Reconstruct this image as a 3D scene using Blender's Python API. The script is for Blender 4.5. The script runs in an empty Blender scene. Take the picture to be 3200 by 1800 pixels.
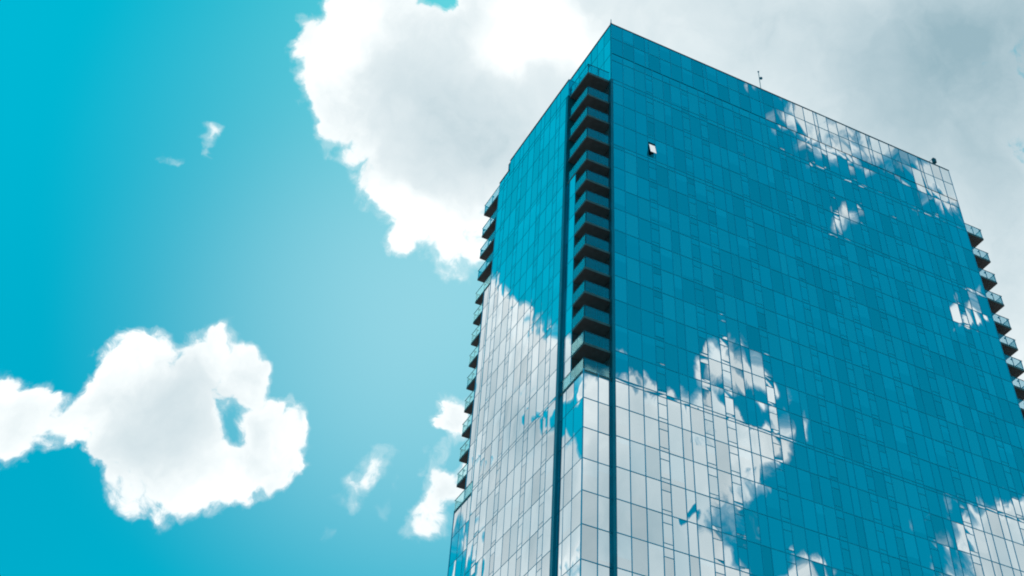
import bpy, math, random
from mathutils import Matrix, Vector

random.seed(11)
scene = bpy.context.scene
COL = scene.collection
H = 116.2                       # roof edge above the pavement, metres

# ------------------------------------------------------------------ helpers
class MB:
    """Collects faces, builds ONE mesh object."""
    def __init__(self):
        self.v = []; self.f = []; self.mi = []; self.rnd = []; self.uv = []; self.sm = []

    def face(self, pts, mi=0, rnd=0.5, uv=None, smooth=False):
        b = len(self.v)
        self.v.extend([tuple(p) for p in pts])
        self.f.append(tuple(range(b, b + len(pts))))
        self.mi.append(mi); self.rnd.append(rnd); self.sm.append(smooth)
        self.uv.append(uv or [(0, 0)] * len(pts))

    def box(self, x0, x1, y0, y1, z0, z1, mi=0, skip=(), bottom=None):
        p = [(x0, y0, z0), (x1, y0, z0), (x1, y1, z0), (x0, y1, z0),
             (x0, y0, z1), (x1, y0, z1), (x1, y1, z1), (x0, y1, z1)]
        for nm, idx in (('b', (3, 2, 1, 0)), ('t', (4, 5, 6, 7)), ('s', (0, 1, 5, 4)),
                        ('e', (1, 2, 6, 5)), ('n', (2, 3, 7, 6)), ('w', (3, 0, 4, 7))):
            if nm in skip:
                continue
            self.face([p[i] for i in idx], bottom if (nm == 'b' and bottom is not None) else mi)

    def tube(self, a, b, r, n=8, mi=0, r2=None):
        a = Vector(a); b = Vector(b); d = (b - a).normalized()
        s = d.orthogonal().normalized(); t = d.cross(s)
        r2 = r if r2 is None else r2
        A = [a + (s * math.cos(2 * math.pi * k / n) + t * math.sin(2 * math.pi * k / n)) * r for k in range(n)]
        B = [b + (s * math.cos(2 * math.pi * k / n) + t * math.sin(2 * math.pi * k / n)) * r2 for k in range(n)]
        for k in range(n):
            self.face([A[k], A[(k + 1) % n], B[(k + 1) % n], B[k]], mi, smooth=True)
        self.face(A[::-1], mi); self.face(B, mi)

    def ball(self, c, r, mi=0, n=14, m=8, sz=1.0):
        P = lambda i, j: (c[0] + r * math.sin(math.pi * i / m) * math.cos(2 * math.pi * j / n),
                          c[1] + r * math.sin(math.pi * i / m) * math.sin(2 * math.pi * j / n),
                          c[2] + sz * r * math.cos(math.pi * i / m))
        for i in range(m):
            for j in range(n):
                q = [P(i + 1, j), P(i + 1, j + 1), P(i, j + 1), P(i, j)]
                if i == 0: q = q[:3]
                if i == m - 1: q = [q[0]] + q[2:]
                self.face(q, mi, smooth=True)

    def build(self, name, mats, parent=None, origin=None):
        me = bpy.data.meshes.new(name)
        o = Vector(origin) if origin is not None else Vector((0, 0, 0))
        me.from_pydata([tuple(Vector(v) - o) for v in self.v], [], self.f)
        for m in (mats if isinstance(mats, (list, tuple)) else [mats]):
            me.materials.append(m)
        me.polygons.foreach_set('material_index', self.mi)
        me.polygons.foreach_set('use_smooth', self.sm)
        at = me.attributes.new('rnd', 'FLOAT', 'FACE')
        at.data.foreach_set('value', self.rnd)
        ul = me.uv_layers.new(name='UVMap')
        flat = []
        for u in self.uv:
            for a, b in u:
                flat += [a, b]
        ul.data.foreach_set('uv', flat)
        me.update()
        ob = bpy.data.objects.new(name, me)
        COL.objects.link(ob)
        if parent is not None:
            ob.parent = parent
        ob.location = o
        return ob


def pane(mb, a, du, dv, n, rnd, mi=0, tilt=0.0018, bow=0.0014, grid=5, var=None):
    """One sheet of glass: corner a, edge vectors du / dv, outward normal n; each sheet sits
    a fraction of a degree out of plane and bows a millimetre or two, as real glazing does."""
    R = var or random
    a = Vector(a); du = Vector(du); dv = Vector(dv); n = Vector(n)
    w, h = du.length, dv.length
    t1 = R.gauss(0, tilt) * w; t2 = R.gauss(0, tilt) * h
    bw = R.gauss(0.4, 1.0) * bow * min(w, 1.6); tw = R.gauss(0, 0.0012)
    b = len(mb.v)
    for j in range(grid):
        for i in range(grid):
            s, t = i / (grid - 1), j / (grid - 1)
            off = t1 * (s - .5) + t2 * (t - .5) + bw * 16 * s * (1 - s) * t * (1 - t) + tw * (s - .5) * (t - .5) * 4
            mb.v.append(tuple(a + du * s + dv * t + n * off))
    flip = du.cross(dv).dot(n) < 0
    for j in range(grid - 1):
        for i in range(grid - 1):
            q = [(i, j), (i + 1, j), (i + 1, j + 1), (i, j + 1)]
            if flip: q = q[::-1]
            mb.f.append(tuple(b + jj * grid + ii for ii, jj in q))
            mb.mi.append(mi); mb.rnd.append(rnd); mb.sm.append(True)
            mb.uv.append([(ii / (grid - 1), jj / (grid - 1)) for ii, jj in q])


def empty(name, loc):
    o = bpy.data.objects.new(name, None)
    o.empty_display_size = 0.5
    COL.objects.link(o); o.location = loc
    return o


def tag(o, label=None, cat=None, group=None, kind=None):
    if label: o['label'] = label
    if cat: o['category'] = cat
    if group: o['group'] = group
    if kind: o['kind'] = kind
    return o


# ------------------------------------------------------------------ materials
def new_mat(name):
    m = bpy.data.materials.new(name); m.use_nodes = True
    nt = m.node_tree
    for n in list(nt.nodes):
        nt.nodes.remove(n)
    out = nt.nodes.new('ShaderNodeOutputMaterial')
    return m, nt, out


def principled(name, col, rough=0.5, metal=0.0, spec=0.5, noise=0.0, nscale=3.0):
    m, nt, out = new_mat(name)
    p = nt.nodes.new('ShaderNodeBsdfPrincipled')
    p.inputs['Roughness'].default_value = rough
    p.inputs['Metallic'].default_value = metal
    p.inputs['Specular IOR Level'].default_value = spec
    p.inputs['Base Color'].default_value = (*col, 1)
    if noise > 0:
        tc = nt.nodes.new('ShaderNodeTexCoord')
        nz = nt.nodes.new('ShaderNodeTexNoise'); nz.inputs['Scale'].default_value = nscale
        nz.inputs['Detail'].default_value = 6
        nt.links.new(tc.outputs['Object'], nz.inputs['Vector'])
        mr = nt.nodes.new('ShaderNodeMapRange')
        mr.inputs['To Min'].default_value = 1 - noise; mr.inputs['To Max'].default_value = 1 + noise
        mr.inputs['From Min'].default_value = .3; mr.inputs['From Max'].default_value = .7
        nt.links.new(nz.outputs['Fac'], mr.inputs['Value'])
        mx = nt.nodes.new('ShaderNodeVectorMath'); mx.operation = 'SCALE'
        mx.inputs[0].default_value = col
        nt.links.new(mr.outputs['Result'], mx.inputs['Scale'])
        nt.links.new(mx.outputs['Vector'], p.inputs['Base Color'])
    nt.links.new(p.outputs['BSDF'], out.inputs['Surface'])
    return m


def glass_wall(name, dark, blind, refl, refl_tint, rough=0.004):
    """Coated curtain-wall glass: a strong mirror coat over a dim room or a drawn blind.
    'rnd' (per sheet) picks the room tone and how far the blind hangs down."""
    m, nt, out = new_mat(name)
    N = nt.nodes.new; L = nt.links.new
    at = N('ShaderNodeAttribute'); at.attribute_name = 'rnd'
    uv = N('ShaderNodeUVMap'); uv.uv_map = 'UVMap'
    sp = N('ShaderNodeSeparateXYZ'); L(uv.outputs['UV'], sp.inputs['Vector'])
    wn = N('ShaderNodeTexWhiteNoise'); wn.noise_dimensions = '1D'
    L(at.outputs['Fac'], wn.inputs['W'])
    # blind edge height per sheet
    mrb = N('ShaderNodeMapRange'); L(wn.outputs['Value'], mrb.inputs['Value'])
    mrb.inputs['To Min'].default_value = -1.1; mrb.inputs['To Max'].default_value = 1.0
    gt = N('ShaderNodeMath'); gt.operation = 'SUBTRACT'
    L(sp.outputs['Y'], gt.inputs[0]); L(mrb.outputs['Result'], gt.inputs[1])
    edge = N('ShaderNodeMapRange'); L(gt.outputs['Value'], edge.inputs['Value'])
    edge.inputs['From Min'].default_value = -.02; edge.inputs['From Max'].default_value = .02
    amt = N('ShaderNodeMath'); amt.operation = 'MULTIPLY'
    L(edge.outputs['Result'], amt.inputs[0])
    pw = N('ShaderNodeMath'); pw.operation = 'POWER'; pw.inputs[1].default_value = 1.6
    L(at.outputs['Fac'], pw.inputs[0]); L(pw.outputs['Value'], amt.inputs[1])
    mix = N('ShaderNodeMix'); mix.data_type = 'RGBA'
    mix.inputs['A'].default_value = (*dark, 1); mix.inputs['B'].default_value = (*blind, 1)
    L(amt.outputs['Value'], mix.inputs['Factor'])
    df = N('ShaderNodeBsdfDiffuse'); L(mix.outputs['Result'], df.inputs['Color'])
    gl = N('ShaderNodeBsdfGlossy'); gl.inputs['Roughness'].default_value = rough
    gl.inputs['Color'].default_value = (*refl_tint, 1)
    fr = N('ShaderNodeLayerWeight'); fr.inputs['Blend'].default_value = 0.35
    fm = N('ShaderNodeMapRange'); L(fr.outputs['Facing'], fm.inputs['Value'])
    fm.inputs['To Min'].default_value = refl; fm.inputs['To Max'].default_value = min(1, refl + .22)
    rv = N('ShaderNodeMapRange'); L(wn.outputs['Value'], rv.inputs['Value'])
    rv.inputs['To Min'].default_value = -.11; rv.inputs['To Max'].default_value = .09
    ad = N('ShaderNodeMath'); ad.operation = 'ADD'; ad.use_clamp = True
    L(fm.outputs['Result'], ad.inputs[0]); L(rv.outputs['Result'], ad.inputs[1])
    ms = N('ShaderNodeMixShader')
    L(ad.outputs['Value'], ms.inputs['Fac']); L(df.outputs['BSDF'], ms.inputs[1]); L(gl.outputs['BSDF'], ms.inputs[2])
    L(ms.outputs['Shader'], out.inputs['Surface'])
    return m


def rail_glass(name):
    m, nt, out = new_mat(name)
    N = nt.nodes.new; L = nt.links.new
    tr = N('ShaderNodeBsdfTransparent'); tr.inputs['Color'].default_value = (.86, .95, .96, 1)
    gl = N('ShaderNodeBsdfGlossy'); gl.inputs['Roughness'].default_value = .01
    gl.inputs['Color'].default_value = (.45, .88, .90, 1)
    fr = N('ShaderNodeLayerWeight'); fr.inputs['Blend'].default_value = .35
    fm = N('ShaderNodeMapRange'); L(fr.outputs['Facing'], fm.inputs['Value'])
    fm.inputs['To Min'].default_value = .13; fm.inputs['To Max'].default_value = .5
    ms = N('ShaderNodeMixShader'); L(fm.outputs['Result'], ms.inputs['Fac'])
    L(tr.outputs['BSDF'], ms.inputs[1]); L(gl.outputs['BSDF'], ms.inputs[2])
    L(ms.outputs['Shader'], out.inputs['Surface'])
    return m


M_GLASS = glass_wall('curtain wall glass', (.002, .04, .06), (.08, .70, .80), .70, (.90, .96, .98))
M_MULL = principled('teal anodised mullion', (.004, .53, .65), .42, .8, .5)
M_FIN = principled('dark teal fin cladding', (.010, .26, .31), .4, .6, .5, .12, .6)
M_GLASSY = principled('teal return panel', (.03, .42, .52), .12, .9, .5)
M_WALL = principled('dark backing wall', (.02, .045, .055), .8)
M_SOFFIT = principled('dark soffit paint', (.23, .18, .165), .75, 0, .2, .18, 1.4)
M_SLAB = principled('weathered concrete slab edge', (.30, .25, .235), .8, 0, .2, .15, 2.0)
M_DECK = principled('grey deck', (.22, .22, .22), .85)
M_RAIL = rail_glass('teal railing glass')
M_STEEL = principled('painted steel rail', (.03, .16, .20), .4, .2)
M_ROOF = principled('roof membrane', (.3, .3, .3), .9, noise=.1)
M_COPE = principled('metal coping', (.06, .20, .25), .35, .3)
M_PAVE = principled('pale paving', (.10, .10, .10), .9, noise=.2, nscale=.3)
M_MAST = principled('pale mast paint', (.35, .50, .52), .5)
M_DISH = principled('blue radome', (.0, .22, .34), .45)

# ------------------------------------------------------------------ the tower's grid
# storey lines below the roof edge (z = 0 at the roof edge, shifted by H at the end)
Z_CROWN = [0.0, -2.5, -5.28]
Z_FLOOR = [-5.28, -9.66, -13.38, -16.61, -19.86, -23.15, -26.0]
while Z_FLOOR[-1] > -H + 6:
    Z_FLOOR.append(round(Z_FLOOR[-1] - 2.822, 3))
BANDS = {1: .0}
SECOND = {-5.28: 1.15, -9.66: .58, -19.86: .5}
Z_DBL = min(Z_FLOOR, key=lambda z: abs(z + 48.5)); SECOND[Z_DBL] = .32
Z_DBL2 = min(Z_FLOOR, key=lambda z: abs(z + 73.9)); SECOND[Z_DBL2] = .32

XW = 49.5                       # width of the broad face
YD = 26.9                       # depth of the tower
XT = [0, 1.5, 2.97, 4.41, 5.34, 6.77, 7.71, 9.13, 10.07, 11.51, 12.46, 13.89, 14.85, 16.31, 17.24, 18.66, 20.09, 20.98,
      22.3, 23.15, 24.37, 25.23, 26.53, 27.39, 28.67, 29.52, 30.98, 32.49, 33.4, 34.85, 35.81, 37.3, 38.32, 39.7, 40.64,
      42.12, 43.06, 44.52, 45.44, 46.62, 48.0, 49.5]
XVENT = {4.41, 9.13, 11.51, 16.31, 22.3, 26.53, 28.67, 32.49, 37.3, 44.52}
XC = []                         # crown: 3 sheets, slot, 5 sheets, slot ... 3 sheets
x = 0.0
for k, n in enumerate((3, 5, 5, 5, 5, 5, 3)):
    for i in range(n):
        XC.append(x); x += 1.5
    if k < 6:
        XC.append(x); x += .5
XC = [v * XW / x for v in XC] + [XW]
YC = [0 + YD * k / 17 for k in range(18)]                       # crown on the narrow side
YT = [4.97, 6.48, 7.4, 8.9, 10.38, 11.28, 12.8, 14.3, 15.8, 16.7, 18.3, 19.82, 20.76, 22.1]
YVENT = {6.48, 10.38, 15.8, 19.82}
XL = -3.04                      # narrow side's outer plane
BX = 2.84; BY0 = .26; BY1 = 4.43; BS = 2.6   # corner bays: reach, front plane, back, balcony / glazed strip split

# ------------------------------------------------------------------ camera
CAM_ROT = ((0.881989, -0.470609, 0.024933), (0.386918, 0.692906, -0.608421), (0.269052, 0.546268, 0.793223))
cam_data = bpy.data.cameras.new('camera')
cam = bpy.data.objects.new('camera', cam_data); COL.objects.link(cam)
rx, ry, rz = CAM_ROT                                           # right, down, forward
cam.matrix_world = Matrix(((rx[0], -ry[0], -rz[0], -46.0586), (rx[1], -ry[1], -rz[1], -80.7526),
                           (rx[2], -ry[2], -rz[2], H - 114.5668), (0, 0, 0, 1)))
cam_data.sensor_fit = 'HORIZONTAL'; cam_data.sensor_width = 36.0
cam_data.lens = 3923.05 / 3200 * 36
cam_data.shift_x = -164.2 / 3200                               # the photo is the lower crop of a taller frame
cam_data.shift_y = -933.95 / 3200
cam_data.clip_end = 20000
scene.camera = cam
scene.render.resolution_x = 1024; scene.render.resolution_y = 576
bpy.context.view_layer.update()


def in_frame_area(pts):
    """Share of the frame a flat outline covers, 0 when any corner is outside."""
    M = cam.matrix_world.inverted(); f = cam_data.lens / 36
    q = []
    for p in pts:
        c = M @ Vector(p)
        if c.z > -1: return 0
        u = f * c.x / -c.z - cam_data.shift_x; v = f * c.y / -c.z - cam_data.shift_y
        if abs(u) > .5 or abs(v) > .28125: return 0
        q.append((u, v))
    a = 0
    for i in range(len(q)):
        a += q[i][0] * q[i - 1][1] - q[i - 1][0] * q[i][1]
    return abs(a) / 2


# ------------------------------------------------------------------ ground
g = MB(); S = 6000
g.face([(-S, -S, 0), (S, -S, 0), (S, S, 0), (-S, S, 0)])
tag(g.build('ground', M_PAVE), kind='structure')

# ------------------------------------------------------------------ the tower
tower = empty('glass_tower', (XW / 2, YD / 2, 0))
tag(tower, 'tall teal mirror-glass tower with dark balconies stacked at its corners, reflecting clouds', 'tower')
bpy.context.view_layer.update()


def part(mb, name, mats, parent=None, origin=None, **kw):
    """A mesh under the tower (or under one of its parts), placed in world coordinates."""
    p = parent or tower
    o = Vector(origin) if origin is not None else Vector((0, 0, 0))
    ob = mb.build(name, mats, p, o)
    ob.matrix_parent_inverse = Matrix.Identity(4)
    ob.location = o - WORLD_LOC(p)
    tag(ob, **kw)
    return ob


def WORLD_LOC(o):
    l = Vector(o.location)
    while o.parent is not None:
        o = o.parent; l += Vector(o.location)
    return l


NF, NB, NL, NR = (0, -1, 0), (0, 1, 0), (-1, 0, 0), (1, 0, 0)
PANES = []                      # (kind, corner, du, dv, normal, rnd)


def room_tone(rr):
    t = rr.random()
    return t * .45 if t < .55 else .25 + .75 * t


def facade(P, N, ticks, rows, vents, grid, seed, mw=.072, proud=.024, simple=False):
    """P(s, z, out) -> point.  rows: list of (z_top, z_bottom, splits?)"""
    rr = random.Random(seed)
    def bar(s0, s1, z0, z1, o0, o1):
        a = P(s0, z0, o0); b = P(s1, z1, o1)
        grid.box(min(a[0], b[0]), max(a[0], b[0]), min(a[1], b[1]), max(a[1], b[1]), min(a[2], b[2]), max(a[2], b[2]))
    if N in (NL, NR): mw, proud = .042, .012
    ztop = rows[0][0]; zbot = rows[-1][1]
    hh = mw * .45
    for i, s in enumerate(ticks):
        bar(s - mw / 2, s + mw / 2, zbot, ztop, -.06, proud)
    col_tone = [rr.random() for _ in ticks]
    for zt, zb, full in rows:
        bar(ticks[0], ticks[-1], zt - hh, zt + hh, -.06, proud - .004)
        for i in range(len(ticks) - 1):
            s0, s1 = ticks[i] + mw / 2 - .005, ticks[i + 1] - mw / 2 + .005
            segs = [(zt - .04, zb + .04, 'pane')]
            if full and ticks[i] in vents:
                segs = [(zt - .04, zt - .76 + .03, 'pane'), (zt - .76 - .02, zb + .36 + .02, 'vent'), (zb + .36 - .03, zb + .04, 'pane')]
                if not simple:
                    bar(s0, s1, zt - .76 - hh * .8, zt - .76 + hh * .8, -.055, proud - .007); bar(s0, s1, zb + .36 - hh * .8, zb + .36 + hh * .8, -.055, proud - .007)
            rt = room_tone(rr) * .7 + col_tone[i] * .3
            for za, zc, kd in segs:
                PANES.append((kd, P(s0, zc, -.005), Vector(P(s1, zc, -.005)) - Vector(P(s0, zc, -.005)),
                              Vector((0, 0, za - zc)), N, min(1, max(0, rt + rr.uniform(-.04, .04))), simple))
    bar(ticks[0], ticks[-1], zbot - hh, zbot + hh, -.06, proud - .004)


def storey_rows(ztop, zend, second=True):
    rows = []
    zs = [z for z in Z_FLOOR if z < ztop - .5 and z >= zend - .01]
    edges = [ztop] + zs
    for a, b in zip(edges, edges[1:]):
        key = next((k for k in SECOND if abs(k - a) < .01), None)
        if second and key is not None:
            rows.append((a, a - SECOND[key], False)); rows.append((a - SECOND[key], b, True))
        else:
            rows.append((a, b, True))
    return rows


Z_END = Z_FLOOR[-1]
up = lambda x, y, z: (x, y, z + H)
front = lambda s, z, o: up(s, -o, z)
back = lambda s, z, o: up(s, YD + o, z)
left = lambda s, z, o: up(XL - o, s, z)
right = lambda s, z, o: up(XW - XL + o, s, z)

gm = MB()
facade(front, NF, XC, [(0, -2.5, False), (-2.5, -5.28, False)], (), gm, 1)
facade(front, NF, XT, storey_rows(-5.28, Z_END), XVENT, gm, 2)
part(gm, 'mullion_grid', M_MULL)
gm = MB()
Y_HI = [4.43] + [y for y in YT if 6.0 < y < 19.0] + [19.4]
facade(left, NL, Y_HI, [(-7.16, -9.66, False)], (), gm, 3)
facade(left, NL, [19.4, 20.76, 22.1], [(-8.65, -9.66, False)], (), gm, 5)
facade(left, NL, YT, storey_rows(-9.66, Z_END), YVENT, gm, 6)
part(gm, 'mullion_grid', M_MULL)
gm = MB()
facade(back, NB, XC[::2], [(0, -5.28, False)], (), gm, 7, simple=True)
facade(back, NB, XT[::2], storey_rows(-5.28, Z_END, False), (), gm, 8, simple=True)
part(gm, 'mullion_grid', M_MULL)
gm = MB()
facade(right, NR, YT, storey_rows(-7.16, Z_END, False), (), gm, 9, simple=True)
part(gm, 'mullion_grid', M_MULL)

# corner bays, each a mirror image of the one at the near corner
SLABS = Z_FLOOR[1:14]
Z_BAY = Z_FLOOR[14]
RAILING = 1.1


def bay(mx, my, seed, detail=True):
    fx = (lambda x: XW - x) if mx else (lambda x: x)
    fy = (lambda y: YD - y) if my else (lambda y: y)
    nx = NR if mx else NL; ny = NB if my else NF
    def B(mb, x0, x1, y0, y1, z0, z1, mi=0, bottom=None):
        a, b = sorted((fx(x0), fx(x1))); c, d = sorted((fy(y0), fy(y1)))
        mb.box(a, b, c, d, z0 + H, z1 + H, mi, bottom=bottom)
    side = lambda s, z, o: up(fx(-BX - o), fy(s), z)              # plane x = -BX
    face = lambda s, z, o: up(fx(s), fy(BY0 - o), z)              # plane y = BY0
    strip = lambda s, z, o: up(fx(s), fy(BS - o), z)
    inner = lambda s, z, o: up(fx(-o), fy(s), z)                  # x = 0 wall behind the balconies
    gm = MB()
    facade(side, nx, [BY0, 1.96, 3.41, BY1], storey_rows(Z_BAY, Z_END, True), (), gm, seed, simple=not detail)
    facade(face, ny, [-BX, -1.38, -.12], storey_rows(Z_BAY, Z_END, True), (), gm, seed + 1, simple=not detail)
    facade(side, nx, [BS, 3.86, BY1], storey_rows(SLABS[4], Z_BAY, False), (), gm, seed + 2, simple=not detail)
    facade(strip, ny, [-BX, -1.4, -.1], storey_rows(SLABS[4] - .3, Z_BAY, False), (), gm, seed + 3, simple=True)
    facade(inner, nx, [.2, 1.75, 3.3, 4.9], [(0, -2.5, False), (-2.5, -5.28, False), (-5.28, -9.66, False)], (), gm, seed + 4, simple=not detail)
    facade(inner, nx, [.3, 1.75, 3.3, 4.4], storey_rows(-10.2, Z_BAY, False), (), gm, seed + 5, simple=True)
    if not (mx or my):
        facade(lambda s, z, o: up(s, BY1 - o, z), NF, [XL + .02, -1.5, -.1], [(-7.2, -9.85, False)], (), gm, seed + 6)
    part(gm, 'mullion_grid', M_MULL)
    # solid cores of the glazed strip and of the lower bay, and the dark pilaster
    cw = MB()
    B(cw, -BX + .1, 0, BS + .1, BY1 + .2, Z_BAY - .1, SLABS[4] - .05)
    B(cw, -BX + .1, 0, BY0 + .1, BY1 + .2, -H, Z_BAY - .06, bottom=0)
    part(cw, 'wall', M_WALL)
    fin = MB()
    if not (mx or my):
        B(fin, XL - .06, -.05, BY1 + .03, 4.94, -H, -9.9)
        part(fin, 'corner_fin', M_FIN)
        fin = MB()
        B(fin, -.16, .16, -.075, .34, -H, -9.75)
        part(fin, 'corner_fin', M_FIN)
    else:
        B(fin, XL + .08, -.05, BY1 + .03, 4.94, -H, -9.9)
        B(fin, -.02, .05, .09, .34, -H, -9.75)
        part(fin, 'corner_fin', M_GLASSY)
    if not detail:
        return
    for k, zf in enumerate(SLABS + [Z_BAY]):
        long = k < 5 or zf == Z_BAY
        ye = BY1 if long else BS - .02
        zt, zb = zf - .03, zf - .29
        if k == 0: zb = -10.16; zt = -9.86
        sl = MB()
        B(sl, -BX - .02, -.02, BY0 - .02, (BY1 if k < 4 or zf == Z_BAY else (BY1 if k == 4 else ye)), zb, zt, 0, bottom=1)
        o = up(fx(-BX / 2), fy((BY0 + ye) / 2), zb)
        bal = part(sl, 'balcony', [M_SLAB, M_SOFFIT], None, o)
        gl = MB(); n = 2
        e = .04
        for i in range(n):                                        # along the broad-face side
            a = -BX + e + (BX - .22) * i / n + .015; b = -BX + e + (BX - .22) * (i + 1) / n - .015
            B(gl, a, b, BY0 - .035, BY0 - .02, zt - .04, zf + RAILING - .03)
        n = 3 if long else 2
        for i in range(n):
            a = BY0 + e + (ye - BY0 - .08) * i / n + .015; b = BY0 + e + (ye - BY0 - .08) * (i + 1) / n - .015
            B(gl, -BX - .035, -BX - .02, a, b, zt - .04, zf + RAILING - .03)
        part(gl, 'glass_railing', M_RAIL, bal)
        hr = MB()
        B(hr, -BX - .05, -.18, BY0 - .045, BY0 + .015, zf + RAILING - .03, zf + RAILING + .03)
        B(hr, -BX - .045, -BX + .015, BY0 + .018, ye - .05, zf + RAILING - .028, zf + RAILING + .028)
        part(hr, 'handrail', M_STEEL, bal)
        for px, py, ax in ((-BX + .05, BY0 + .05, 'c'), (-BX / 2 - .06, BY0 + .05, 'x'), (-BX + .05, (BY0 + ye) / 2, 'y'),
                           (-BX + .05, ye - .1, 'y')):
            po = MB()
            B(po, px - .035, px + .035, py - .035, py + .035, zt, zf + RAILING - .035)
            # gusset that braces the post inward
            for t in range(3):
                B(po, px - .02 if ax == 'x' else px + .03, px + .02 if ax == 'x' else px + .05 + .07 * (3 - t),
                  py + .03 if ax == 'x' else py - .02, py + .05 + .07 * (3 - t) if ax == 'x' else py + .02,
                  zf + RAILING - .12 - .1 * t, zf + RAILING - .05 - .1 * t)
            part(po, 'post', M_STEEL, bal)


bay(False, False, 20)
bay(False, True, 40)
bay(True, False, 60)
bay(True, True, 80, detail=False)

# solid cores behind the glass, roofs, copings
cw = MB()
cw.box(.1, XW - .1, .1, YD - .1, -.02, H - 1.2)
cw.box(XL + .1, .09, 4.99, 22.05, -.02, H - 8.9)
cw.box(XL + .1, .085, 4.5, 19.36, H - 8.9, H - 7.6)
cw.box(XW - .09, XW - XL - .1, 4.99, 22.05, -.02, H - 8.9)
cw.box(XW - .085, XW - XL - .1, 7.5, 19.36, H - 8.9, H - 7.6)
for x0, x1, y0, y1 in ((.06, XW - .06, .06, .2), (.06, XW - .06, YD - .2, YD - .06), (.06, .2, .21, YD - .21), (XW - .2, XW - .06, .21, YD - .21)):
    cw.box(x0, x1, y0, y1, H - 1.19, H - .03)
for xx in (XL, XW):
    a, b = (XL + .06, XL + .16) if xx == XL else (XW - XL - .16, XW - XL - .06)
    cw.box(a, b, 4.5, 19.38, H - 7.59, H - 7.2)
    cw.box(a, b, 19.39, 22.05, H - 8.89, H - 8.7)
part(cw, 'wall', M_WALL)
# the narrow crown walls above the side volumes
gm = MB()
facade(lambda s, z, o: up(-o, s, z), NL, YC[3:15], [(0, -2.5, False), (-2.5, -5.28, False), (-5.28, -9.66, False)], (), gm, 101, simple=True)
facade(lambda s, z, o: up(XW + o, s, z), NR, YC[3:15], [(0, -2.5, False), (-2.5, -5.28, False), (-5.28, -9.66, False)], (), gm, 102, simple=True)
part(gm, 'mullion_grid', M_MULL)
rf = MB()
rf.box(.25, XW - .25, .25, YD - .25, H - 1.18, H - 1.1)
part(rf, 'roof', M_ROOF)
cp = MB()
for x0, x1, y0, y1 in ((-.05, XW + .05, -.06, .22), (-.05, XW + .05, YD - .22, YD + .06), (-.06, .22, .23, YD - .23), (XW - .22, XW + .06, .23, YD - .23)):
    cp.box(x0, x1, y0, y1, H - .02, H + .06)
for xx in (0, 1):
    m = (lambda v: XW - v) if xx else (lambda v: v)
    for y0, y1, z in ((4.42, 19.42, -7.16), (19.46, 22.12, -8.65)):
        a, b = sorted((m(XL - .06), m(XL + .2)))
        cp.box(a, b, y0, y1, H + z - .02, H + z + .05)
part(cp, 'coping', M_COPE)

# every sheet of glass: the hundred that show largest one by one, the others as one part
order = []
for i, (kd, a, du, dv, n, rn, simple) in enumerate(PANES):
    A = Vector(a)
    seen = in_frame_area([A, A + du, A + du + dv, A + dv])
    if simple or Vector(n).dot(cam.matrix_world.translation - A) < 0: seen = 0
    order.append((seen, i))
single = {}
for kd in ('pane', 'vent'):
    for s, i in sorted(((s, i) for s, i in order if PANES[i][0] == kd and s > 0), reverse=True)[:100]:
        single[i] = kd
# the one sash that stands open, on the broad face
OPEN = min((i for i in range(len(PANES)) if PANES[i][0] == 'vent'),
           key=lambda i: (Vector(PANES[i][1]) + PANES[i][2] / 2 + PANES[i][3] / 2 - Vector(up(4.88, 0, -18.6))).length)
rest = {'pane': MB(), 'vent': MB()}
NAME = {'pane': 'window_pane', 'vent': 'vent_window'}
for i, (kd, a, du, dv, n, rn, simple) in enumerate(PANES):
    if i == OPEN:
        continue
    tilt, bow = (.0020, .0013)
    if n == NL: tilt, bow = .0017, .0016
    if i in single:
        mb = MB(); pane(mb, a, du, dv, n, rn, tilt=tilt, bow=bow)
        part(mb, NAME[kd], M_GLASS, None, Vector(a) + du / 2)
    elif simple:
        pane(rest[kd], a, du, dv, n, rn, grid=2)
    else:
        pane(rest[kd], a, du, dv, n, rn, tilt=tilt, bow=bow)
for kd in rest:
    part(rest[kd], NAME[kd], M_GLASS, None, kind='stuff')

# open sash: top-hung, pushed out at the foot; the fixed glass below it stays in place
kd, a, du, dv, n, rn, _ = PANES[OPEN]
A = Vector(a); ang = math.radians(11)
lo = dv * .42
mb = MB(); pane(mb, A, du, lo, n, .1); part(mb, 'window_pane', M_GLASS, None, A)
dn = Vector((0, -math.sin(ang), -math.cos(ang))) * 1.42
sb = MB(); o = A + dv + Vector((.05, -.09, -.36))
w = du.length - .1
q = [o, o + Vector((w, 0, 0)), o + Vector((w, 0, 0)) + dn, o + dn]
sb.face([q[3], q[2], q[1], q[0]], 0, .1, [(0, 0), (1, 0), (1, 1), (0, 1)])
for p0, p1 in ((0, 1), (1, 2), (2, 3), (3, 0)):
    sb.tube(q[p0], q[p1], .022, 6, 1)
part(sb, 'open_window', [M_GLASS, M_MULL], None, o, label='small vent sash pushed open, flashing white')
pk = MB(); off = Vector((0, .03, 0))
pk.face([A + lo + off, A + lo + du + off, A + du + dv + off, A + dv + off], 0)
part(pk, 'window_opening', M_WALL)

# ------------------------------------------------------------------ things on the roof
def stand(name, loc, label, cat):
    o = empty(name, loc); tag(o, label, cat); return o


def on(root, mb, name, mat):
    ob = mb.build(name, mat, root, (0, 0, 0)); ob.location = -Vector(root.location); return ob


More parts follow.
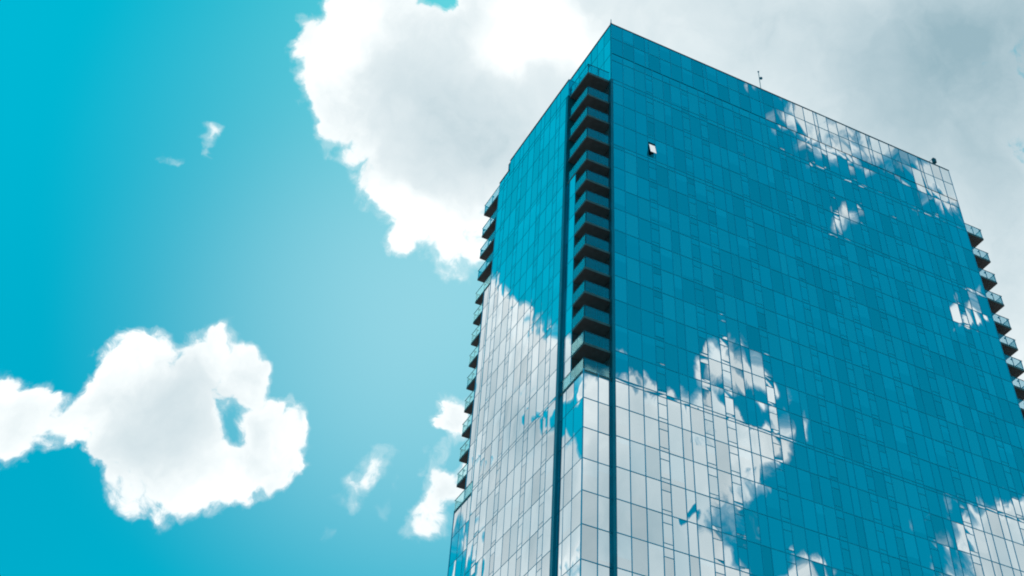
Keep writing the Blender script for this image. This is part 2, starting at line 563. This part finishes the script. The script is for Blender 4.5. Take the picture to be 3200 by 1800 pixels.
base = Vector((21.75, 1.0, H - 1.1))
mast = stand('antenna_mast', base, 'thin pale antenna mast with a round blue ball, on the roof edge', 'antenna')
m = MB(); m.tube(base, base + Vector((0, 0, 5.6)), .045, 8); m.box(base.x - .2, base.x + .2, .8, 1.2, base.z, base.z + .06); on(mast, m, 'pole', M_MAST)
m = MB(); m.ball(base + Vector((.27, 0, 4.65)), .2, sz=.9); m.tube(base + Vector((.04, 0, 4.65)), base + Vector((.12, 0, 4.65)), .03, 6); on(mast, m, 'radome', M_DISH)
m = MB(); m.tube(base + Vector((0, 0, 5.58)), base + Vector((0, 0, 5.74)), .05, 8, r2=.13); m.tube(base + Vector((0, 0, 5.74)), base + Vector((0, 0, 5.79)), .13, 8, r2=.09); on(mast, m, 'finial', M_DISH)

base = Vector((.02, .08, H + .06))
rod = stand('lightning_rod', base, 'short stubby rod standing on the sharp near corner of the roof', 'lightning rod')
m = MB(); m.tube(base, base + Vector((0, 0, .12)), .12, 8); on(rod, m, 'base', M_COPE)
m = MB(); m.tube(base + Vector((0, 0, .12)), base + Vector((0, 0, .85)), .06, 8, r2=.045); on(rod, m, 'rod', M_MAST)

base = Vector((47.75, .25, H + .06))
lamp = stand('roof_floodlight', base, 'small dark box lamp on a bracket arm at the far end of the roof edge', 'floodlight')
m = MB(); m.box(47.5, 47.95, .1, .45, H + .75, H + 1.45); m.box(47.56, 47.89, .06, .099, H + .8, H + 1.4); on(lamp, m, 'housing', M_STEEL)
m = MB(); m.tube((47.72, .27, H + .06), (47.72, .27, H + .76), .06, 8); m.tube((46.4, .27, H + .1), (47.5, .27, H + 1.3), .03, 6); on(lamp, m, 'bracket', M_COPE)

# sky settings
SKY_STRENGTH = 0.1
SKY_TINT = (0.0, .65, .495)
SKY_BASE = (0.0, .152, .29)
HAZE_COL = (0.0, .14, .16)
VEIL_AMT = .45
VEIL_COL = (.38, .73, .83)
CLOUD_RAMP = [(.10, (.95, 1.01, 1.02)), (.30, (.78, .87, .90)), (.62, (.64, .755, .80)), (.82, (.48, .62, .68))]

# clouds: (direction x, y, z, angular radius, weight)
BLOBS = {
    'cloud': [
        (0.127, 0.649, 0.750, 0.046, 1.00), (0.116, 0.666, 0.737, 0.034, 0.80), (0.141, 0.631, 0.763, 0.053, 1.00),
        (0.169, 0.667, 0.725, 0.059, 1.00), (0.148, 0.678, 0.720, 0.037, 0.80), (0.200, 0.690, 0.695, 0.053, 1.00),
        (0.223, 0.699, 0.679, 0.046, 1.00), (0.248, 0.711, 0.658, 0.040, 1.00), (0.275, 0.707, 0.651, 0.034, 0.90),
        (0.232, 0.665, 0.710, 0.081, 1.20), (0.209, 0.625, 0.752, 0.082, 1.20), (0.253, 0.595, 0.763, 0.082, 1.20),
        (0.294, 0.635, 0.715, 0.088, 1.20), (0.293, 0.569, 0.768, 0.082, 1.20), (0.154, 0.609, 0.778, 0.047, 0.60),
        (0.118, 0.608, 0.785, 0.043, 1.00), (0.212, 0.566, 0.797, 0.063, 1.00), (0.322, 0.525, 0.788, 0.100, 1.20),
        (0.395, 0.494, 0.774, 0.104, 1.20), (0.478, 0.457, 0.750, 0.105, 1.30), (0.494, 0.494, 0.716, 0.059, 1.30),
        (0.575, 0.490, 0.655, 0.056, 1.20), (0.539, 0.494, 0.682, 0.057, 1.10), (0.440, 0.513, 0.737, 0.061, 1.00),
        (0.554, 0.420, 0.719, 0.104, 1.30), (0.598, 0.477, 0.644, 0.097, 1.30), (0.643, 0.518, 0.563, 0.093, 1.30),
        (0.396, 0.403, 0.825, 0.119, 1.30), (0.519, 0.328, 0.789, 0.109, 1.30), (0.257, 0.473, 0.843, 0.119, 1.30),
        (0.677, 0.545, 0.494, 0.080, 1.20), (0.337, 0.649, 0.682, 0.081, 1.00), (0.322, 0.684, 0.654, 0.043, 0.80),
        (0.223, 0.732, 0.644, 0.014, 0.75), (0.113, 0.697, 0.708, 0.015, 0.26), (0.148, 0.702, 0.697, 0.018, 0.50),
        (0.096, 0.648, 0.755, 0.015, 0.50), (0.072, 0.832, 0.551, 0.021, 0.60), (0.054, 0.840, 0.540, 0.016, 0.45),
        (0.112, 0.822, 0.558, 0.017, 0.40), (0.148, 0.814, 0.561, 0.020, 0.50), (0.072, 0.835, 0.545, 0.036, 1.10),
        (0.071, 0.831, 0.552, 0.022, 0.50), (0.098, 0.829, 0.550, 0.036, 1.00), (0.131, 0.822, 0.554, 0.037, 1.00),
        (0.154, 0.818, 0.554, 0.023, 0.70), (0.079, 0.852, 0.518, 0.041, 1.00), (0.116, 0.848, 0.518, 0.050, 1.20),
        (0.155, 0.845, 0.513, 0.042, 1.00), (0.185, 0.833, 0.522, 0.033, 1.00), (0.173, 0.825, 0.537, 0.021, 1.00),
        (0.093, 0.868, 0.487, 0.032, 0.90), (0.132, 0.863, 0.487, 0.036, 0.90), (0.164, 0.855, 0.492, 0.031, 0.80),
        (0.185, 0.844, 0.503, 0.025, 0.70), (0.202, 0.836, 0.510, 0.020, 0.60), (0.060, 0.847, 0.528, 0.022, 0.70),
        (0.062, 0.860, 0.507, 0.024, 0.70), (0.101, 0.877, 0.470, 0.019, 0.50), (0.017, 0.862, 0.506, 0.029, 1.00),
        (-0.003, 0.867, 0.498, 0.033, 1.00), (0.038, 0.863, 0.504, 0.024, 0.80), (0.031, 0.871, 0.490, 0.018, 0.60),
        (-0.041, 0.875, 0.482, 0.050, 1.00), (0.058, 0.724, 0.687, 0.013, 0.24), (0.060, 0.730, 0.681, 0.009, 0.22),
        (0.041, 0.743, 0.668, 0.009, 0.33), (0.062, 0.735, 0.675, 0.008, 0.32), (0.061, 0.720, 0.691, 0.009, 0.20),
        (0.051, 0.734, 0.677, 0.006, 0.20), (0.035, 0.746, 0.665, 0.006, 0.20), (0.066, 0.708, 0.703, 0.006, 0.17),
        (0.308, 0.772, 0.555, 0.024, 0.85), (0.303, 0.780, 0.548, 0.015, 0.50), (0.300, 0.797, 0.523, 0.016, 0.60),
        (0.310, 0.802, 0.511, 0.022, 0.60), (0.311, 0.813, 0.493, 0.022, 0.50), (0.310, 0.788, 0.531, 0.013, 0.40),
        (0.302, 0.823, 0.482, 0.017, 0.40), (0.326, 0.794, 0.513, 0.023, 0.90), (0.251, 0.818, 0.517, 0.022, 0.19),
        (0.246, 0.828, 0.504, 0.020, 0.20), (0.258, 0.813, 0.522, 0.017, 0.16), (0.255, 0.831, 0.495, 0.014, 0.18),
        (0.278, 0.815, 0.508, 0.012, 0.17), (0.247, 0.846, 0.473, 0.010, 0.19), (0.276, 0.826, 0.491, 0.014, 0.16),
        (0.270, 0.807, 0.525, 0.013, 0.15), (0.421, -0.710, 0.564, 0.033, 1.00), (0.421, -0.730, 0.538, 0.047, 1.10),
        (0.448, -0.703, 0.552, 0.033, 1.00), (0.465, -0.665, 0.584, 0.025, 0.95),
        (0.476, -0.674, 0.565, 0.033, 1.00), (0.485, -0.654, 0.581, 0.021, 0.80),
        (0.501, -0.651, 0.570, 0.022, 0.85), (0.464, -0.709, 0.531, 0.044, 1.10),
        (0.491, -0.685, 0.539, 0.032, 1.00), (0.515, -0.662, 0.544, 0.022, 0.90),
        (0.514, -0.674, 0.531, 0.023, 0.80), (0.442, -0.744, 0.501, 0.055, 1.10),
        (0.481, -0.718, 0.503, 0.040, 1.00), (0.500, -0.697, 0.513, 0.026, 0.90),
        (0.461, -0.754, 0.468, 0.054, 1.10), (0.496, -0.729, 0.472, 0.037, 1.00),
        (0.410, -0.758, 0.508, 0.059, 1.00), (0.423, -0.780, 0.461, 0.063, 1.00),
        (0.395, -0.731, 0.557, 0.036, 0.90), (0.519, -0.718, 0.465, 0.017, 0.70),
        (0.549, -0.698, 0.461, 0.019, 0.60), (0.482, -0.759, 0.438, 0.056, 1.00),
        (0.539, -0.718, 0.441, 0.033, 0.90), (0.458, -0.525, 0.717, 0.021, 0.55),
        (0.480, -0.519, 0.707, 0.029, 0.60), (0.504, -0.506, 0.700, 0.028, 0.55),
        (0.526, -0.500, 0.688, 0.025, 0.50), (0.547, -0.491, 0.678, 0.026, 0.50),
        (0.568, -0.483, 0.666, 0.027, 0.50), (0.478, -0.502, 0.720, 0.036, 0.60),
        (0.523, -0.480, 0.705, 0.038, 0.60), (0.564, -0.468, 0.681, 0.040, 0.65),
        (0.424, -0.515, 0.745, 0.015, 0.35), (0.388, -0.527, 0.756, 0.012, 0.35),
        (0.585, -0.487, 0.649, 0.014, 0.40), (0.461, -0.507, 0.729, 0.021, 0.50),
        (0.517, -0.546, 0.659, 0.014, 0.50), (0.603, -0.521, 0.604, 0.014, 0.60),
        (0.606, -0.508, 0.612, 0.012, 0.55), (0.611, -0.525, 0.592, 0.011, 0.45),
        (0.605, -0.532, 0.593, 0.010, 0.40), (0.613, -0.624, 0.485, 0.015, 0.55),
        (0.630, -0.612, 0.478, 0.020, 0.70), (0.647, -0.601, 0.470, 0.026, 0.90),
        (0.662, -0.598, 0.452, 0.033, 1.00), (0.645, -0.614, 0.455, 0.022, 0.70),
        (0.674, -0.574, 0.464, 0.033, 0.90), (0.655, -0.582, 0.481, 0.014, 0.50),
        (0.642, -0.629, 0.438, 0.031, 0.90), (-0.302, 0.720, 0.625, 0.018, 0.90),
        (-0.315, 0.720, 0.618, 0.018, 0.85), (-0.298, 0.734, 0.610, 0.027, 1.00),
        (-0.319, 0.734, 0.599, 0.034, 1.00), (-0.334, 0.717, 0.612, 0.017, 0.75),
        (-0.344, 0.728, 0.594, 0.024, 0.90), (-0.362, 0.722, 0.590, 0.021, 0.85),
        (-0.368, 0.709, 0.602, 0.014, 0.75), (-0.342, 0.748, 0.570, 0.048, 1.10),
        (-0.316, 0.763, 0.563, 0.045, 1.00), (-0.374, 0.731, 0.571, 0.027, 0.80),
        (-0.337, 0.779, 0.528, 0.044, 1.00), (-0.364, 0.766, 0.530, 0.044, 1.10),
        (-0.331, 0.797, 0.504, 0.041, 1.00), (-0.363, 0.793, 0.489, 0.052, 1.10),
        (-0.391, 0.773, 0.500, 0.038, 1.00), (-0.389, 0.756, 0.526, 0.024, 0.80),
        (-0.350, 0.814, 0.463, 0.037, 0.90), (-0.391, 0.800, 0.455, 0.046, 1.00),
        (-0.410, 0.758, 0.508, 0.032, 0.90), (-0.417, 0.775, 0.475, 0.023, 0.70),
        (-0.302, 0.795, 0.526, 0.044, 1.00), (-0.315, 0.823, 0.472, 0.032, 0.80),
        (-0.386, 0.818, 0.425, 0.062, 1.00), (0.376, -0.288, 0.881, 0.130, 1.50), (0.300, -0.250, 0.920, 0.120, 1.20),],
    'gap': [
        (0.153, 0.835, 0.528, 0.019, 0.85), (0.062, 0.871, 0.487, 0.016, 1.00), (0.043, 0.844, 0.535, 0.015, 0.90),
        (0.047, 0.853, 0.520, 0.011, 0.35), (0.182, 0.824, 0.536, 0.009, 0.00), (0.016, 0.851, 0.525, 0.008, 0.40),
        (0.185, 0.596, 0.781, 0.019, 1.70), (0.171, 0.608, 0.775, 0.009, 0.35), (0.495, -0.663, 0.562, 0.019, 1.70),
        (0.501, -0.666, 0.552, 0.013, 0.80), (0.478, -0.723, 0.498, 0.010, 2.00),
        (0.526, -0.693, 0.494, 0.027, 1.30), (0.528, -0.703, 0.476, 0.025, 1.20),
        (0.532, -0.672, 0.516, 0.020, 0.90), (0.434, -0.703, 0.564, 0.012, 0.50),
        (0.500, -0.683, 0.533, 0.018, 0.60), (0.504, -0.699, 0.507, 0.016, 0.50),
        (0.485, -0.700, 0.524, 0.012, 0.35), (0.514, -0.653, 0.556, 0.010, 0.40),
        (0.644, -0.601, 0.474, 0.016, 0.40), (0.652, -0.588, 0.479, 0.011, 0.30),
        (0.444, -0.683, 0.580, 0.014, 0.60), (0.505, -0.687, 0.522, 0.009, 0.40),
        (0.635, -0.612, 0.471, 0.011, 0.50), (-0.331, 0.786, 0.523, 0.013, 1.70),
        (-0.372, 0.747, 0.552, 0.013, 1.70), (-0.330, 0.810, 0.485, 0.013, 0.80),
        (-0.372, 0.739, 0.561, 0.009, 0.50), (-0.385, 0.734, 0.559, 0.017, 1.80),
        (-0.385, 0.727, 0.569, 0.008, 0.70), (-0.336, 0.819, 0.465, 0.019, 1.60),
        (-0.411, 0.784, 0.465, 0.010, 0.80), (-0.343, 0.814, 0.469, 0.009, 0.50),],
    'grey': [
        (0.206, 0.652, 0.730, 0.082, 0.90), (0.249, 0.652, 0.716, 0.075, 0.80), (0.175, 0.647, 0.742, 0.053, 0.60),
        (0.104, 0.845, 0.525, 0.047, 0.90), (0.383, 0.505, 0.774, 0.116, 0.80), (0.454, 0.475, 0.754, 0.132, 0.80),
        (0.527, 0.428, 0.734, 0.133, 0.70), (0.596, 0.392, 0.701, 0.204, 2.00), (0.629, 0.498, 0.597, 0.134, 0.45),
        (0.288, 0.625, 0.726, 0.069, 0.50), (0.568, 0.334, 0.752, 0.135, 0.60), (-0.348, 0.757, 0.553, 0.078, 1.00),
        (-0.357, 0.800, 0.482, 0.075, 0.80), (-0.406, 0.752, 0.519, 0.088, 0.70),
        (0.446, -0.720, 0.531, 0.088, 0.80), (0.462, -0.750, 0.473, 0.085, 0.80),
        (0.486, -0.667, 0.565, 0.044, 0.50), (0.553, -0.477, 0.683, 0.073, 0.90),
        (0.488, -0.509, 0.709, 0.048, 0.60), (0.647, -0.601, 0.469, 0.052, 0.80), (0.129, 0.844, 0.520, 0.036, 0.50),
        (0.095, 0.860, 0.502, 0.030, 0.40), (0.170, 0.839, 0.517, 0.025, 0.40), (0.021, 0.866, 0.500, 0.023, 0.40),
        (0.317, 0.801, 0.508, 0.026, 0.30), (-0.337, 0.769, 0.543, 0.039, 0.60), (-0.362, 0.752, 0.551, 0.033, 0.70),
        (-0.390, 0.781, 0.488, 0.032, 0.60), (-0.348, 0.796, 0.496, 0.032, 0.50),
        (0.417, -0.746, 0.519, 0.035, 0.70), (0.424, -0.765, 0.484, 0.035, 0.80),
        (0.458, -0.742, 0.489, 0.040, 0.50), (0.486, -0.700, 0.523, 0.029, 0.50),
        (0.514, -0.495, 0.701, 0.035, 0.60), (0.560, -0.485, 0.672, 0.034, 0.80),
        (0.657, -0.603, 0.453, 0.031, 0.60), (0.502, -0.716, 0.486, 0.020, 0.50),],
    'bright': [
        (0.254, 0.578, 0.775, 0.054, 1.00), (0.303, 0.569, 0.764, 0.035, 0.80), (0.230, 0.612, 0.757, 0.028, 0.80),
        (0.124, 0.661, 0.740, 0.034, 0.80), (0.250, 0.714, 0.654, 0.043, 1.00), (0.282, 0.713, 0.642, 0.031, 0.80),
        (0.063, 0.833, 0.550, 0.044, 0.60), (0.162, 0.853, 0.497, 0.042, 0.50), (0.133, 0.634, 0.762, 0.040, 0.80),
        (0.214, 0.712, 0.669, 0.034, 0.70), (0.255, 0.605, 0.754, 0.019, 0.60), (-0.343, 0.732, 0.589, 0.021, 0.60),
        (-0.346, 0.783, 0.517, 0.032, 0.50), (0.376, -0.288, 0.881, 0.120, 1.20),],
    'veil': [
        (0.310, 0.663, 0.681, 0.337, 1.00), (0.298, 0.763, 0.574, 0.225, 0.60), (0.192, 0.787, 0.586, 0.181, 0.30),],
    'haze': [
        (-0.291, 0.669, 0.684, 0.442, 1.00),],
}

# ------------------------------------------------------------------ sky, clouds, sun
scene.render.engine = 'CYCLES'
scene.view_settings.view_transform = 'Standard'
scene.view_settings.look = 'None'
scene.view_settings.exposure = 0
scene.view_settings.gamma = 1
scene.cycles.filter_width = 1.9
SUN = Vector((.28, .50, .82)).normalized()
el = math.asin(SUN.z); az = math.atan2(SUN.x, SUN.y)
sd = bpy.data.lights.new('sun', 'SUN'); sd.energy = 3.0; sd.angle = math.radians(.5); sd.color = (1, .95, .88)
so = bpy.data.objects.new('sun', sd); COL.objects.link(so)
so.rotation_euler = (-SUN).to_track_quat('-Z', 'Y').to_euler(); so.location = (0, 0, 300)

world = bpy.data.worlds.new('World'); scene.world = world; world.use_nodes = True
nt = world.node_tree
for n in list(nt.nodes): nt.nodes.remove(n)
N = nt.nodes.new; L = nt.links.new
out = N('ShaderNodeOutputWorld'); bg = N('ShaderNodeBackground'); bg.inputs['Strength'].default_value = SKY_STRENGTH
L(bg.outputs['Background'], out.inputs['Surface'])
tc = N('ShaderNodeTexCoord')
DIR = tc.outputs['Generated']
sky = N('ShaderNodeTexSky'); sky.sky_type = 'NISHITA'; sky.sun_disc = False
sky.sun_elevation = el; sky.sun_rotation = az
sky.air_density = 1.0; sky.dust_density = .6; sky.ozone_density = 1.0


def math_(op, a, b=None, clamp=False):
    n = N('ShaderNodeMath'); n.operation = op; n.use_clamp = clamp
    for k, v in enumerate((a, b)):
        if v is None: continue
        if isinstance(v, (int, float)): n.inputs[k].default_value = v
        else: L(v, n.inputs[k])
    return n.outputs[0]


def remap(v, a, b, c=0.0, d=1.0, smooth=True):
    n = N('ShaderNodeMapRange'); n.interpolation_type = 'SMOOTHSTEP' if smooth else 'LINEAR'
    L(v, n.inputs['Value'])
    for k, x in zip(('From Min', 'From Max', 'To Min', 'To Max'), (a, b, c, d)): n.inputs[k].default_value = x
    return n.outputs['Result']


def noise(vec, scale, detail, rough, lac=2.0, dist=0.0):
    n = N('ShaderNodeTexNoise'); n.inputs['Scale'].default_value = scale; n.inputs['Detail'].default_value = detail
    n.inputs['Roughness'].default_value = rough; n.inputs['Lacunarity'].default_value = lac
    n.inputs['Distortion'].default_value = dist
    L(vec, n.inputs['Vector']); return n


def vec_add_noise(vec, nz, amt):
    s = N('ShaderNodeVectorMath'); s.operation = 'SUBTRACT'; L(nz.outputs['Color'], s.inputs[0]); s.inputs[1].default_value = (.5, .5, .5)
    k = N('ShaderNodeVectorMath'); k.operation = 'SCALE'; L(s.outputs['Vector'], k.inputs[0]); k.inputs['Scale'].default_value = amt
    a = N('ShaderNodeVectorMath'); a.operation = 'ADD'; L(vec, a.inputs[0]); L(k.outputs['Vector'], a.inputs[1])
    return a.outputs['Vector']


def field(vec, blobs):
    tot = None
    for x, y, z, r, w in blobs:
        d = N('ShaderNodeVectorMath'); d.operation = 'DISTANCE'; L(vec, d.inputs[0]); d.inputs[1].default_value = (x, y, z)
        v = remap(d.outputs['Value'], r * 1.12, r * .15, 0, w)
        tot = v if tot is None else math_('ADD', tot, v)
    return tot


W1 = vec_add_noise(DIR, noise(DIR, 7, 2, .5), .012)
W2 = vec_add_noise(W1, noise(W1, 24, 3, .55), .034)
W3 = vec_add_noise(W2, noise(W2, 75, 4, .62), .013)
cloud = field(W3, BLOBS['cloud'])
gap = field(W3, BLOBS['gap'])
fine = noise(W2, 21, 12, .68).outputs['Fac']
mid = noise(W1, 9, 6, .55).outputs['Fac']
lump = noise(W2, 17, 8, .60, dist=.4).outputs['Fac']
def billow(vec, scale):
    n = N('ShaderNodeTexVoronoi'); n.feature = 'F1'; n.inputs['Scale'].default_value = scale
    L(vec, n.inputs['Vector']); return n.outputs['Distance']


puff = math_('ADD', math_('MULTIPLY', math_('SUBTRACT', .46, billow(W2, 24)), 1.15), math_('MULTIPLY', math_('SUBTRACT', .46, billow(W2, 58)), .75))
raw = math_('ADD', math_('MINIMUM', cloud, 1.18), remap(cloud, 1.25, 2.3, 0, 1.1))
raw = math_('SUBTRACT', raw, gap)
dens = math_('ADD', raw, math_('MULTIPLY', math_('SUBTRACT', fine, .5), 2.5))
dens = math_('ADD', dens, puff)
dens = math_('ADD', dens, math_('MULTIPLY', math_('SUBTRACT', mid, .5), .5))
dens = math_('MULTIPLY', dens, remap(cloud, .03, .34))          # the noise makes no clouds of its own
alpha = math_('MAXIMUM', remap(dens, .26, .84), math_('MULTIPLY', remap(dens, .02, .55), .30))
thick = remap(dens, .55, 2.4)
shade = field(W2, BLOBS['grey'])
grey = math_('ADD', math_('MULTIPLY', shade, .55), math_('MULTIPLY', thick, .30))
calm = remap(shade, 1.1, 2.2, 1.5, .45)                           # the overcast to the right is smoother
grey = math_('ADD', grey, math_('MULTIPLY', math_('SUBTRACT', lump, .50), calm))
grey = math_('SUBTRACT', grey, math_('MULTIPLY', puff, .16))
grey = math_('SUBTRACT', grey, math_('MULTIPLY', field(W2, BLOBS['bright']), .6))
body = math_('ADD', math_('MULTIPLY', raw, .65), math_('MULTIPLY', dens, .35))
grey = math_('MULTIPLY', grey, remap(body, .45, 1.0))
ramp = N('ShaderNodeValToRGB'); L(remap(grey, -.1, 1.9, 0, 1, False), ramp.inputs['Fac'])
cr = ramp.color_ramp
cr.elements[0].position = 0.0; cr.elements[0].color = (1.05, 1.10, 1.10, 1)
cr.elements[1].position = 1.0; cr.elements[1].color = (.32, .48, .55, 1)
for p, c in CLOUD_RAMP:
    e = cr.elements.new(p); e.color = (*c, 1)

tint = N('ShaderNodeVectorMath'); tint.operation = 'MULTIPLY'; L(sky.outputs['Color'], tint.inputs[0]); tint.inputs[1].default_value = SKY_TINT
air = N('ShaderNodeVectorMath'); air.operation = 'ADD'; L(tint.outputs['Vector'], air.inputs[0])
hz = N('ShaderNodeVectorMath'); hz.operation = 'SCALE'; hz.inputs[0].default_value = tuple(c / SKY_STRENGTH for c in HAZE_COL)
L(field(DIR, BLOBS['haze']), hz.inputs['Scale'])
hb = N('ShaderNodeVectorMath'); hb.operation = 'ADD'; L(hz.outputs['Vector'], hb.inputs[0])
hb.inputs[1].default_value = tuple(c / SKY_STRENGTH for c in SKY_BASE)
L(hb.outputs['Vector'], air.inputs[1])
veil = math_('MULTIPLY', field(DIR, BLOBS['veil']), VEIL_AMT, True)
m1 = N('ShaderNodeMix'); m1.data_type = 'RGBA'; L(veil, m1.inputs['Factor']); L(air.outputs['Vector'], m1.inputs['A'])
k = 1 / SKY_STRENGTH
m1.inputs['B'].default_value = (VEIL_COL[0] * k, VEIL_COL[1] * k, VEIL_COL[2] * k, 1)
cs = N('ShaderNodeVectorMath'); cs.operation = 'SCALE'; L(ramp.outputs['Color'], cs.inputs[0]); cs.inputs['Scale'].default_value = k
m2 = N('ShaderNodeMix'); m2.data_type = 'RGBA'; L(alpha, m2.inputs['Factor']); L(m1.outputs['Result'], m2.inputs['A']); L(cs.outputs['Vector'], m2.inputs['B'])
L(m2.outputs['Result'], bg.inputs['Color'])
